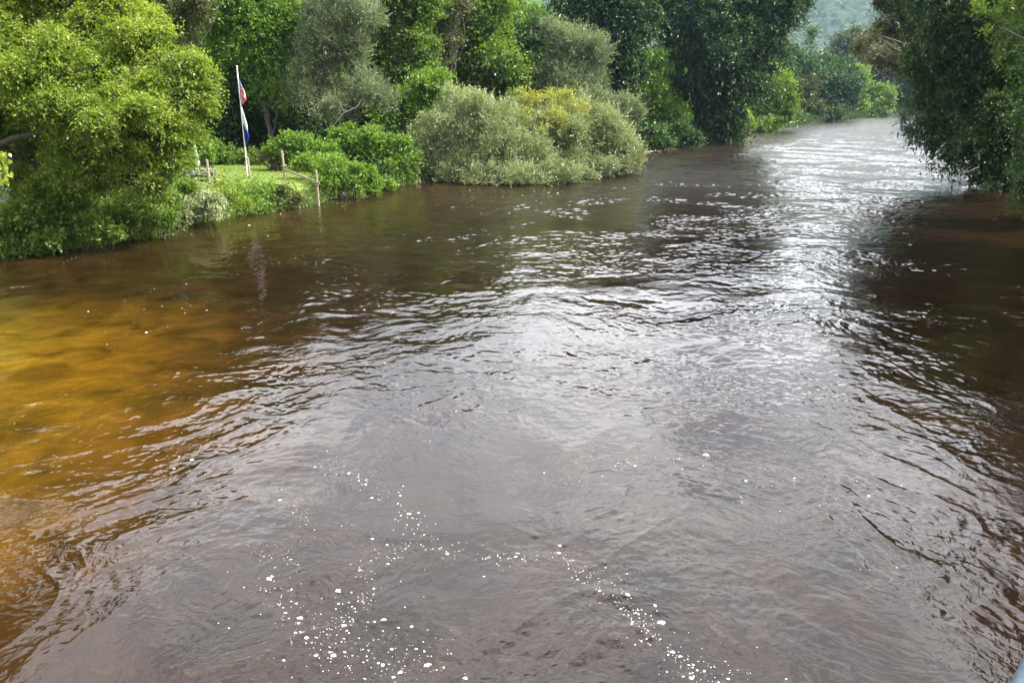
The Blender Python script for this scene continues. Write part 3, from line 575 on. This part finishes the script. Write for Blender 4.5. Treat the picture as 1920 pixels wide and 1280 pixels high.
p = bank_points(5000, RIGHT, -.3, 4, rng); scatter_cover('right_bank_undergrowth', p, 'deep', .3, 1.0, rng, per=10)
p = np.column_stack([rng.uniform(-75, 30, 26000), rng.uniform(38, 130, 26000)]); di = segdist(p[:, 0], p[:, 1], LEFT)
p = off_lawn(p[(~inside(p[:, 0], p[:, 1], RIV)) & (di > 3)]); scatter_cover('woodland_floor_plants', p, 'deep', .3, 1.1, rng, per=9)
# lawn
n = 25000; a = rng.random(n)*2*math.pi; r_ = 8.2*np.sqrt(rng.random(n)); p = np.column_stack([LW[0]+r_*np.cos(a), LW[1]+r_*np.sin(a)])
p = p[~inside(p[:, 0], p[:, 1], RIV)]; p = p[segdist(p[:, 0], p[:, 1], LEFT) > 1.6]
z = ground_z(p[:, 0], p[:, 1], False); pos = np.column_stack([p, z]); k = len(pos)
V, Q = leaves_mesh(pos, unit(rng.normal(size=(k, 3))*.5+np.array((0, 0, 1.))), unit(rng.normal(size=(k, 3))), rng.uniform(.05, .12, k), np.full(k, .02))
tag(mesh('lawn_grass', V, Q, M['grass'], attr=np.clip(.5+rng.normal(size=k)*.2, 0, 1)), kind='stuff')
# far-off wood behind the first row of trees: one mass
def wood_mass(name, box, n, h0, mat, leaf, seed, cond=None):
    rng = np.random.default_rng(seed); x = rng.uniform(box[0], box[1], n*4); y = rng.uniform(box[2], box[3], n*4)
    ok = (~inside(x, y, RIV)) & (segdist(x, y, LEFT) > 9) & (segdist(x, y, RIGHT) > 9)
    if cond is not None: ok &= cond(x, y)
    x, y = x[ok][:n], y[ok][:n]; z = ground_z(x, y, False); lobes = []
    for i in range(len(x)):
        H = h0*rng.uniform(.75, 1.2)
        for j in range(6): 
            rr2 = H*rng.uniform(.16, .26); lobes.append((x[i]+rng.normal()*H*.16, y[i]+rng.normal()*H*.16, z[i]+H*rng.uniform(.2, .9), rr2, rr2, rr2*.9))
    V, Q, T = foliage(lobes, rng, leaf=leaf, shoot=leaf*5, per=12, cover=1.5, floor=False, droop=.5)
    return tag(mesh(name, V, Q, M[mat], attr=T), kind='stuff')
wood_mass('dark_woodland', (-85, 5, 72, 110), 95, 14, 'green', .36, 11)
wood_mass('tall_woodland', (-75, -24, 64, 98), 60, 16, 'green', .34, 15)
wood_mass('distant_woodland', (-90, 60, 110, 190), 90, 12, 'green', .6, 12)
wood_mass('valley_woodland', (20, 260, 230, 420), 110, 15, 'green', 1.1, 13)
wood_mass('right_bank_woodland', (30, 130, 20, 200), 110, 15, 'deep', .45, 14, cond=lambda x, y: segdist(x, y, RIGHT) < 60)
# ------------------------------------------------------------------ hills beyond the valley
def hill(name, x0, x1, y0, y1, nx, ny, hf, mat):
    X, Y = np.meshgrid(np.linspace(x0, x1, nx), np.linspace(y0, y1, ny)); Z = hf(X, Y)
    return tag(mesh(name, np.stack([X, Y, Z], -1).reshape(-1, 3), grid_faces(ny, nx), mat, smooth=False), kind='structure')
m = newmat('hill_forest'); g = G(m); geo = g.n('ShaderNodeNewGeometry')
nf = g.n('ShaderNodeTexNoise', {0: geo.outputs['Position'], 'Scale': .06, 'Detail': 8.0, 'Roughness': .7})
hc = g.ramp(nf.outputs[0], [(.3, (.012, .03, .012)), (.7, (.035, .065, .025))])
p_ = g.n('ShaderNodeBsdfPrincipled', {'Base Color': hc, 'Roughness': .95}); g.n('ShaderNodeOutputMaterial', {0: p_.outputs[0]})
def canopy(X, Y, s): 
    a = 1-np.abs(noise2(X/11, Y/11, s))*2.2; b = 1-np.abs(noise2(X/5, Y/5, s+1))*2
    return 4.5*np.clip(a, 0, 1)**.5+2*np.clip(b, 0, 1)
def hf(X, Y):
    r = 330*np.exp(-((X-760)/620)**2)*sstep(650, 1500, Y)+95*np.exp(-((X+20)/120)**2)*sstep(900, 1300, Y)+60*sstep(500, 1200, Y)*sstep(650, -100, X)
    return r+14*fbm(X/140, Y/140, 201, 4)*sstep(700, 1000, Y)+canopy(X, Y, 210)-6
hill('far_hill', -1100, 2300, 620, 2000, 620, 330, hf, m)

# ------------------------------------------------------------------ things on the lawn
def post(px, ptop, pbot, Y, label, r=.075, zb=None):
    b = at(px, pbot, Y); t = at(px, ptop, Y); z0 = gz(b[0], b[1])
    SEED[0] += 1; rng = np.random.default_rng(SEED[0]); mb = MB(); H = t[2]
    x, y = b[0], b[1]; s = .06
    mb.tube([(x, y, z0-.3), (x+.01, y, z0+.4), (x+rng.normal()*.02, y, (z0+H)/2), (x+rng.normal()*.03, y, H-.03), (x+rng.normal()*.03, y, H)], [r, r*.98, r*.96, r*.93, r*.75], 10)
    return mb, (x, y, z0)
mb, b = post(392, 299, 342, 47.5, ''); o = mb.build('wooden_post', M['wood'], smooth=False)
tag(o, 'weathered square-cut wooden post standing against the picnic table', 'post')
mb, b = post(468, 295, 334, 50.6, '', .085); o = mb.build('wooden_post', M['wood'])
tag(o, 'stout wooden post standing right beside the foot of the flagpole', 'post')
# handrail: two posts, a sloping rail and a rope
Yr = 50.0; a1 = at(534, 336, 50.0); root = empty('handrail', (a1[0], a1[1], gz(a1[0], a1[1])), 'wooden handrail of two posts and a sloping rail going down to the water', 'handrail')
mb, b = post(534, 283, 336, 50.0, '', .08); mb.build('post', M['wood'], root)
mb, b = post(597, 320, 380, 45.2, '', .075); mb.build('post', M['wood'], root)
q1 = at(536, 319, 49.85); q2 = at(597.5, 343, 45.15); dv = q2-q1; Ln = np.linalg.norm(dv); mb = MB()
mb.box((q1+q2)/2, (Ln+.25, .05, .14), rz=math.atan2(dv[1], dv[0]), ry=-math.atan2(dv[2], math.hypot(dv[0], dv[1])) if False else 0)
# tilt the board by hand so that its ends meet both posts
V = mb.V[0]; cc = (q1+q2)/2; e = unit(dv[:2]); tt = (V[:, :2]-cc[:2])@e; V[:, 2] += tt*dv[2]/math.hypot(dv[0], dv[1]); mb.build('rail', M['wood'], root)
r0_ = at(534, 312, 49.95); r1_ = at(514, 327, 50.6); t = np.linspace(0, 1, 14)[:, None]; rp = r0_+(r1_-r0_)*t; rp[:, 2] -= .22*np.sin(t[:, 0]*math.pi)
mb = MB(); mb.tube(rp, .022, 6); rl = at(534, 310, 49.9); 
mb.tube([rl+np.array((.1*math.cos(a_), .1*math.sin(a_), .0)) for a_ in np.linspace(0, 6.28, 12)], .022, 5, cap=False); mb.build('rope', M['rope'], root)
# flagpole
bp_ = at(465, 332, 51.0); fx, fy = bp_[0], bp_[1]; fz = gz(fx, fy); ftop = at(446, 127, 51.0)[2]
root = empty('flagpole', (fx, fy, fz), 'slim white flagpole on the lawn carrying two limp flags', 'flagpole')
MB().tube([(fx, fy, fz-.2), (fx, fy, fz+2), (fx, fy, ftop)], [.045, .04, .028], 12).build('pole', M['white'], root, smooth=True)
mb = MB(); a_ = np.linspace(0, math.pi, 7); mb.tube([(fx, fy, ftop+.06-.06*math.cos(v)) for v in a_], .001+.06*np.sin(a_), 12, cap=False); mb.build('finial', M['white'], root, smooth=True)
MB().tube([(fx+.07, fy-.03, fz+1.1), (fx+.075, fy-.035, (fz+ftop)/2), (fx+.05, fy-.03, ftop-.02)], .006, 4).build('halyard', M['rope'], root)
MB().box((fx+.065, fy-.03, fz+1.1), (.03, .03, .18)).build('cleat', M['black'], root)
def flag(name, z_top, z_bot, wmax, mat, label, side=1, seed=1):
    """limp cloth: the hoist runs down the pole, the fly hangs in long folds"""
    nu, nv = 34, 40; u = np.linspace(0, 1, nu); v = np.linspace(0, 1, nv); U, Vv = np.meshgrid(u, v); H = z_top-z_bot
    env = np.interp(Vv, [0, .12, .45, .8, 1], [.12, .3, .8, 1, .35]); sw = U*wmax*env*side
    ph = 2*math.pi*(3.1*U+.5*np.sin(Vv*3+seed)); fold = (.035+.07*U)*np.sin(ph)*env
    X = fx+.05*side+sw+.02*np.cos(ph)*U; Y_ = fy-.06+fold
    Z = z_top-H*Vv*(1-.16*(1-U)*1)-.10*H*U*(1-Vv)
    V = np.stack([X, Y_, Z], -1).reshape(-1, 3); Q = grid_faces(nv, nu); o = mesh(name, V, Q, mat, smooth=True)
    uv = o.data.uv_layers.new(name='UVMap'); UV = np.stack([U, Vv], -1).reshape(-1, 2)[Q.ravel()]; uv.data.foreach_set('uv', UV.astype(np.float32).ravel())
    so_ = o.modifiers.new('thick', 'SOLIDIFY'); so_.thickness = .004
    return tag(o, label, 'flag')
def cloth(name, build):
    m = newmat(name); g = G(m); uv = g.n('ShaderNodeUVMap', uv_map='UVMap'); s = g.n('ShaderNodeSeparateXYZ', {0: uv.outputs[0]})
    col = build(g, s.outputs['X'], s.outputs['Y'])
    d = g.n('ShaderNodeBsdfDiffuse', {'Color': col}); t = g.n('ShaderNodeBsdfTranslucent', {'Color': col})
    mx = g.n('ShaderNodeMixShader', {0: .35, 1: d.outputs[0], 2: t.outputs[0]}); g.n('ShaderNodeOutputMaterial', {0: mx.outputs[0]}); return m
def math_(g, op, a, b=None, c=None):
    i = {0: a}
    if b is not None: i[1] = b
    if c is not None: i[2] = c
    return g.n('ShaderNodeMath', i, operation=op).outputs[0]
def us(g, u, v):
    # the cloth hangs from its hoist: stripes run down the cloth, the canton is at the top by the pole
    s = math_(g, 'MODULO', math_(g, 'FLOOR', math_(g, 'MULTIPLY', u, 13.0)), 2.0)
    c = g.n('ShaderNodeMix', {'Factor': s, 'A': (.62, .03, .05, 1), 'B': (.85, .84, .82, 1)}, data_type='RGBA').outputs['Result']
    cant = math_(g, 'MULTIPLY', math_(g, 'LESS_THAN', v, .36), math_(g, 'GREATER_THAN', u, .30))
    du = math_(g, 'SUBTRACT', math_(g, 'FRACT', math_(g, 'MULTIPLY', u, 14.0)), .5); dv_ = math_(g, 'SUBTRACT', math_(g, 'FRACT', math_(g, 'MULTIPLY', v, 18.0)), .5)
    rr_ = math_(g, 'SQRT', math_(g, 'ADD', math_(g, 'MULTIPLY', du, du), math_(g, 'MULTIPLY', dv_, dv_))); st = math_(g, 'LESS_THAN', rr_, .3)
    cc = g.n('ShaderNodeMix', {'Factor': st, 'A': (.04, .06, .22, 1), 'B': (.85, .85, .85, 1)}, data_type='RGBA').outputs['Result']
    return g.n('ShaderNodeMix', {'Factor': cant, 'A': c, 'B': cc}, data_type='RGBA').outputs['Result']
def wb(g, u, v):
    s = math_(g, 'GREATER_THAN', math_(g, 'ADD', v, math_(g, 'MULTIPLY', u, -.10)), .54)
    c = g.n('ShaderNodeMix', {'Factor': s, 'A': (.85, .86, .88, 1), 'B': (.05, .07, .42, 1)}, data_type='RGBA').outputs['Result']
    e = math_(g, 'MULTIPLY', math_(g, 'LESS_THAN', math_(g, 'ABSOLUTE', math_(g, 'SUBTRACT', v, .27)), .035), math_(g, 'LESS_THAN', math_(g, 'ABSOLUTE', math_(g, 'SUBTRACT', u, .5)), .22))
    return g.n('ShaderNodeMix', {'Factor': e, 'A': c, 'B': (.35, .42, .50, 1)}, data_type='RGBA').outputs['Result']
zt = lambda py: at(455, py, 51)[2]
flag('striped_flag', zt(146), zt(197), .36, cloth('stars_and_stripes_cloth', us), 'limp red and white striped flag with a starred blue corner on the flagpole', seed=1)
flag('white_and_blue_flag', zt(196), zt(274), .30, cloth('white_blue_cloth', wb), 'limp white flag with a blue lower end hanging below the striped flag', seed=2)
# picnic table, parasol, chair, yellow board
T0 = at(375, 330, 48.3); tx, ty = T0[0], T0[1]; tz = gz(tx, ty)
root = empty('picnic_table', (tx, ty, tz), 'grey wooden picnic table with side benches standing under the maple', 'picnic table')
mb = MB(); [mb.box((tx, ty+(i-2)*.15, tz+.74), (1.75, .135, .04)) for i in range(5)]; mb.build('table_top', M['greywood'], root)
for sgn in (-1, 1):
    mb = MB(); [mb.box((tx, ty+sgn*.72+i*.145, tz+.44), (1.75, .135, .04)) for i in (-.5, .5)]; mb.build('bench', M['greywood'], root)
for dx in (-.6, .6):
    mb = MB()
    for sgn in (-1, 1): mb.box((tx+dx, ty+sgn*.42, tz+.36), (.05, .09, .86), rx=sgn*-.55)
    mb.box((tx+dx+.052, ty, tz+.38), (.04, 1.7, .09)); mb.build('leg', M['greywood'], root)
px_, py_ = tx-.12, ty+.02
root = empty('parasol', (px_, py_, tz), 'closed pale green parasol standing up through the picnic table', 'parasol')
topz = at(371, 270, 48.3)[2]
MB().tube([(px_, py_, tz+.02), (px_, py_, topz)], .02, 8).build('pole', M['greywood'], root)
a_ = np.linspace(0, 2*math.pi, 48, endpoint=False); zs = np.linspace(0, 1, 14); V = []
for s in zs:
    R_ = np.interp(s, [0, .06, .4, .85, .97, 1], [.01, .04, .09, .17, .15, .10]); V += [(px_+R_*(1+.28*np.cos(8*b_))*math.cos(b_), py_+R_*(1+.28*np.cos(8*b_))*math.sin(b_), topz-s*1.32) for b_ in a_]
Q = []
for i in range(13):
    for j in range(48): Q.append((i*48+j, i*48+(j+1) % 48, (i+1)*48+(j+1) % 48, (i+1)*48+j))
mesh('canopy', V, Q, M['umbrella'], root, smooth=True)
MB().box((px_, py_, tz+.04), (.4, .4, .08)).build('base', M['black'], root)
c0 = at(357, 327, 49.3); cx_, cy_ = c0[0], c0[1]; cz = gz(cx_, cy_)
root = empty('patio_chair', (cx_, cy_, cz), 'black garden chair behind the picnic table', 'chair')
MB().box((cx_, cy_, cz+.43), (.48, .46, .04)).build('seat', M['black'], root)
mb = MB(); [mb.box((cx_+(i-2)*.1, cy_+.24, cz+.70), (.06, .03, .5), rx=-.12) for i in range(5)]; mb.box((cx_, cy_+.28, cz+.96), (.5, .04, .07)); mb.build('backrest', M['black'], root)
for dx in (-.21, .21):
    for dy in (-.2, .2): MB().tube([(cx_+dx, cy_+dy, cz-.02), (cx_+dx, cy_+dy, cz+.42)], .018, 8).build('leg', M['black'], root)
    MB().box((cx_+dx*1.15, cy_, cz+.64), (.05, .46, .03)).build('armrest', M['black'], root)
y0 = at(412, 346, 45.8); yz = gz(y0[0], y0[1])
mb = MB(); mb.box((y0[0], y0[1], yz+.16), (.50, .05, .42), rz=.25, rx=.35, ry=.3); o = mb.build('yellow_board', M['yellow']); tag(o, 'yellow board lying tilted at the edge of the bank by the picnic table', 'board')
# ------------------------------------------------------------------ driftwood and dead branches
def branch(name, pts, rad, label, cat, mat='drift', side=6, seed=3):
    rng = np.random.default_rng(seed); pts = np.array(pts, float); root = empty(name, pts[0], label, cat)
    t = np.linspace(0, len(pts)-1, 18); q = np.stack([np.interp(t, range(len(pts)), pts[:, k]) for k in range(3)], 1); q[1:-1] += rng.normal(size=(16, 3))*rad*.6
    MB().tube(q, np.linspace(rad, rad*.35, 18), 8).build('limb', M[mat], root, smooth=True)
    L_ = np.linalg.norm(pts[-1]-pts[0])
    for _ in range(side):
        a = q[rng.integers(5, 17)]; b = a+unit(rng.normal(size=3)+np.array((0, 0, .5)))*L_*rng.uniform(.12, .3); mid = (a+b)/2+rng.normal(size=3)*L_*.03
        MB().tube([a, mid, b], [rad*.4, rad*.3, rad*.12], 5).build('twig', M[mat], root, smooth=True)
    return root
branch('driftwood', [P(766, 347)+(0, 0, .05), P(785, 343)+(0, 0, .15), P(799, 333)+(0, 0, .3)], .12, 'pale driftwood log stranded at the left foot of the willow thicket', 'driftwood', side=4)
branch('driftwood_log', [P(1205, 288)+(0, 0, .06), P(1225, 286)+(0, 0, .1), P(1240, 287)+(0, 0, .06)], .13, 'bleached log lying at the waterline right of the willow thicket', 'log', side=2, seed=8)
branch('dead_branch', [at(625*0+1835, 313, 44), at(1822, 320, 43), at(1795, 325, 42.5)], .035, 'thin dead branch dipping to the water under the right bank trees', 'branch', mat='bark', seed=9)
branch('dead_branch', [at(690, 165, 60), at(670, 200, 59), at(645, 212, 58.5), at(622, 238, 58)], .03, 'pale curved dead branch in the shade below the forked willow', 'branch', seed=10, side=5)
o = tree('arching slender bare-tipped tree reaching out over the river from the right bank', 'tree', 68, 1860,
     [(1612, 84, 16, 0, .4), (1650, 92, 20, 0, .4), (1700, 92, 24, 0, .45), (1745, 85, 24, 0, .5), (1640, 66, 16, 0, .5)], 'olive', r0=.12, sub=0, cover=.55, gap=.3, lean=at(1760, 70, 68), twigs=8, bark='greybark')
# trailing vine with heart-shaped leaves, close at the left edge, on the sapling outside the frame
rng = np.random.default_rng(77); b = np.array((-12.6, 17.6, gz(-12.6, 17.6)-.2)) ; b = np.array((-17.2, 17.4, gz(-17.2, 17.4)-.2))
root = empty('vine_sapling', b, 'bright heart-leaved vine spray poking in at the left edge of the photo', 'vine')
v0 = at(-60, 300, 17.4); tip = at(16, 345, 17.4)
t = np.linspace(0, 1, 14)[:, None]; stem = (1-t)**3*b+3*t*(1-t)**2*(b+(0, 0, 3.5))+3*t*t*(1-t)*v0+t**3*at(2, 285, 17.4); st2 = np.vstack([stem, [at(14, 300, 17.4), at(18, 322, 17.4), tip]])
MB().tube(st2, np.linspace(.05, .006, len(st2)), 6).build('stem', M['bark'], root, smooth=True)
V = []; Q = []
hp = np.array([(0, 0), (.38, -.10), (.55, .18), (.42, .55), (0, 1.), (-.42, .55), (-.55, .18), (-.38, -.10)])
k = 46
for i in range(k):
    c = st2[-1-int(rng.integers(0, 6))]*(1-(f_ := rng.random()))+at(rng.uniform(-25, 20), rng.uniform(284, 345), 17.4)*f_; c = c+rng.normal(size=3)*.03
    d = unit(np.array((rng.normal()*.4, rng.normal()*.4, -1.))); nn = unit(rng.normal(size=3)*.5+np.array((.3, -.6, .5))); s_ = unit(np.cross(d, nn)); n_ = np.cross(s_, d); ss = rng.uniform(.07, .12)
    for (x_, y_) in hp: V.append(c+s_*x_*ss+d*y_*ss+n_*abs(x_)*.25*ss)
    j = i*8; Q += [(j, j+1, j+2, j+3), (j, j+3, j+4, j+5), (j, j+5, j+6, j+7)]
mesh('foliage', V, Q, M['maple'], root, attr=np.clip(.8+rng.normal(size=k*3)*.1, 0, 1))
# ------------------------------------------------------------------ foam on the water
rng = np.random.default_rng(9)
streams = [([(600, 870), (700, 900), (765, 965), (800, 1010), (700, 1050), (690, 1110), (640, 1170), (600, 1215)], 24, 330),
           ([(500, 1090), (560, 1150), (600, 1220), (660, 1240), (760, 1250), (810, 1255)], 45, 260),
           ([(560, 1130), (600, 1190), (720, 1170), (840, 1250)], 50, 80),
           ([(810, 1030), (900, 1045), (1000, 1045), (1070, 1040), (1110, 1090), (1180, 1150), (1240, 1200), (1290, 1250), (1340, 1275)], 16, 230),
           ([(480, 1035), (530, 1040), (560, 1060)], 12, 40), ([(520, 935), (580, 970), (585, 1010)], 14, 24),
           ([(1120, 880), (1180, 870), (1260, 860), (1330, 855)], 10, 50), ([(1080, 1080), (1160, 1085), (1200, 1150)], 14, 60),
           ([(200, 640), (330, 580), (430, 560)], 25, 80), ([(150, 590), (300, 540), (420, 480), (560, 400)], 22, 90), ([(380, 780), (360, 850), (300, 900)], 25, 40),
           ([(60, 500), (280, 455), (420, 425), (600, 385)], 8, 90), ([(1180, 1160), (1260, 1230), (1400, 1270)], 35, 120), ([(1150, 850), (1400, 880), (1600, 950), (1700, 1080)], 45, 120),
           ([(700, 720), (900, 800), (1100, 830)], 60, 90), ([(830, 350), (980, 372), (1150, 350)], 9, 70), ([(560, 560), (760, 600), (960, 640)], 40, 90)]
V = []; Q = []; nv = 0
def fleck(x, y, s, el, an):
    global nv
    k = 9; a = np.linspace(0, 2*math.pi, k, endpoint=False); rr3 = s*(1+.28*rng.normal(size=k)*.8); ex = rr3*np.cos(a)*el; ey = rr3*np.sin(a)
    X = x+ex*math.cos(an)-ey*math.sin(an); Yy = y+ex*math.sin(an)+ey*math.cos(an)
    z0 = float(wave_height(np.array([x]), np.array([y]))[0]); hgt = min(.012, s*.35)
    outer = np.column_stack([X, Yy, np.full(k, z0-.004)]); inn = np.column_stack([x+(X-x)*.8, y+(Yy-y)*.8, np.full(k, z0+hgt)])
    V.append(np.vstack([outer, inn, [[x, y, z0+hgt*1.25]]]))
    for j in range(k):
        j2 = (j+1) % k; Q.append((nv+j, nv+j2, nv+k+j2, nv+k+j)); Q.append((nv+k+j, nv+k+j2, nv+2*k, nv+2*k))
    nv += 2*k+1
for pts, sg, n in streams:
    pts = np.array(pts, float); s = np.linalg.norm(np.diff(pts, axis=0), axis=1); i = rng.choice(len(s), n, p=s/s.sum()); t = rng.random(n)[:, None]; sg = sg*np.exp(rng.normal(size=(n, 1))*.5)*.75
    q = pts[i]+(pts[i+1]-pts[i])*t+rng.normal(size=(n, 2))*sg*np.array((1, .7))
    for a, b in q[:int(n*(1 if pts[:, 1].min() > 850 else .5))]:
        if b > 1330 or b < 300: continue
        w_ = P(a, b); dist = math.hypot(w_[0], w_[1]); sz = min(.024, .0044*math.exp(rng.normal()*.6))*(1 if dist < 14 else dist/14*.9)
        fleck(w_[0], w_[1], sz, rng.uniform(1, 1.8), rng.uniform(-.6, .6))
for (a, b, rpx) in [(1240, 1166, 10), (633, 1107, 8), (801, 1249, 9), (645, 1173, 7), (563, 1158, 7), (505, 1085, 8), (766, 963, 6), (1324, 853, 8), (626, 1230, 7), (554, 1186, 5), (698, 1010, 5), (575, 1195, 6), (735, 1218, 5), (873, 1272, 6), (738, 1272, 5), (525, 936, 5), (1047, 1035, 5)]:
    w_ = P(a, b); fleck(w_[0], w_[1], rpx*math.hypot(w_[0], math.hypot(w_[1], 6))/F*.5, 1.5, rng.uniform(-.4, .4))
Va = np.vstack(V); tri = np.array(Q)
m = newmat('foam'); g = G(m); geo = g.n('ShaderNodeNewGeometry'); nf = g.n('ShaderNodeTexNoise', {0: geo.outputs['Position'], 'Scale': 90.0, 'Detail': 3.0})
fc = g.ramp(nf.outputs[0], [(.35, (.42, .38, .32)), (.65, (.68, .66, .62))]); d = g.n('ShaderNodeBsdfDiffuse', {'Color': fc}); g.n('ShaderNodeOutputMaterial', {0: d.outputs[0]})
me = bpy.data.meshes.new('river_foam'); me.from_pydata(Va.tolist(), [], [tuple(dict.fromkeys(q)) for q in tri.tolist()]); me.materials.append(m)
for p_ in me.polygons: p_.use_smooth = True
o = bpy.data.objects.new('river_foam', me); C.objects.link(o); tag(o, kind='stuff')
# ------------------------------------------------------------------ corner of the bridge railing
rA = at(1975, 1250, .95); root = empty('bridge_railing', rA, 'corner of a blue-grey painted bridge railing at the bottom right of the photo', 'railing')
e0 = at(1946, 1238, .95); e1 = at(1906, 1330, .80)
dv = e1-e0; a = e0-dv*.0; mb = MB(); n0 = unit(dv); pts = [a, e0+dv*.33, e0+dv*.66, e1+dv*.2]
mb.tube(pts, .018, 12).build('brace', M['bluegrey'], root, smooth=True)
mb = MB(); mb.box((.7, .55, CAMZ-.78), (3.4, .07, .07)); mb.build('rail', M['bluegrey'], root)
mb = MB(); mb.box((e0[0]+.02, e0[1], e0[2]-.5), (.05, .05, 1.0)); mb.build('post', M['bluegrey'], root) if False else None
# ------------------------------------------------------------------ haze
m = newmat('haze'); g = G(m); hv = g.n('ShaderNodeVolumePrincipled', {'Color': (.40, .62, 1, 1), 'Density': .00010, 'Anisotropy': .3}); g.n('ShaderNodeOutputMaterial', {1: hv.outputs[0]})
HX0, HX1, HY0, HY1, HZ0, HZ1 = -2700, 3300, -500, 3700, -6, 480
V = [(x, y, z) for z in (HZ0, HZ1) for y in (HY0, HY1) for x in (HX0, HX1)]
Q = [(0, 2, 3, 1), (4, 5, 7, 6), (0, 1, 5, 4), (2, 6, 7, 3), (0, 4, 6, 2), (1, 3, 7, 5)]
o = mesh('haze', V, Q, m); tag(o, kind='stuff')
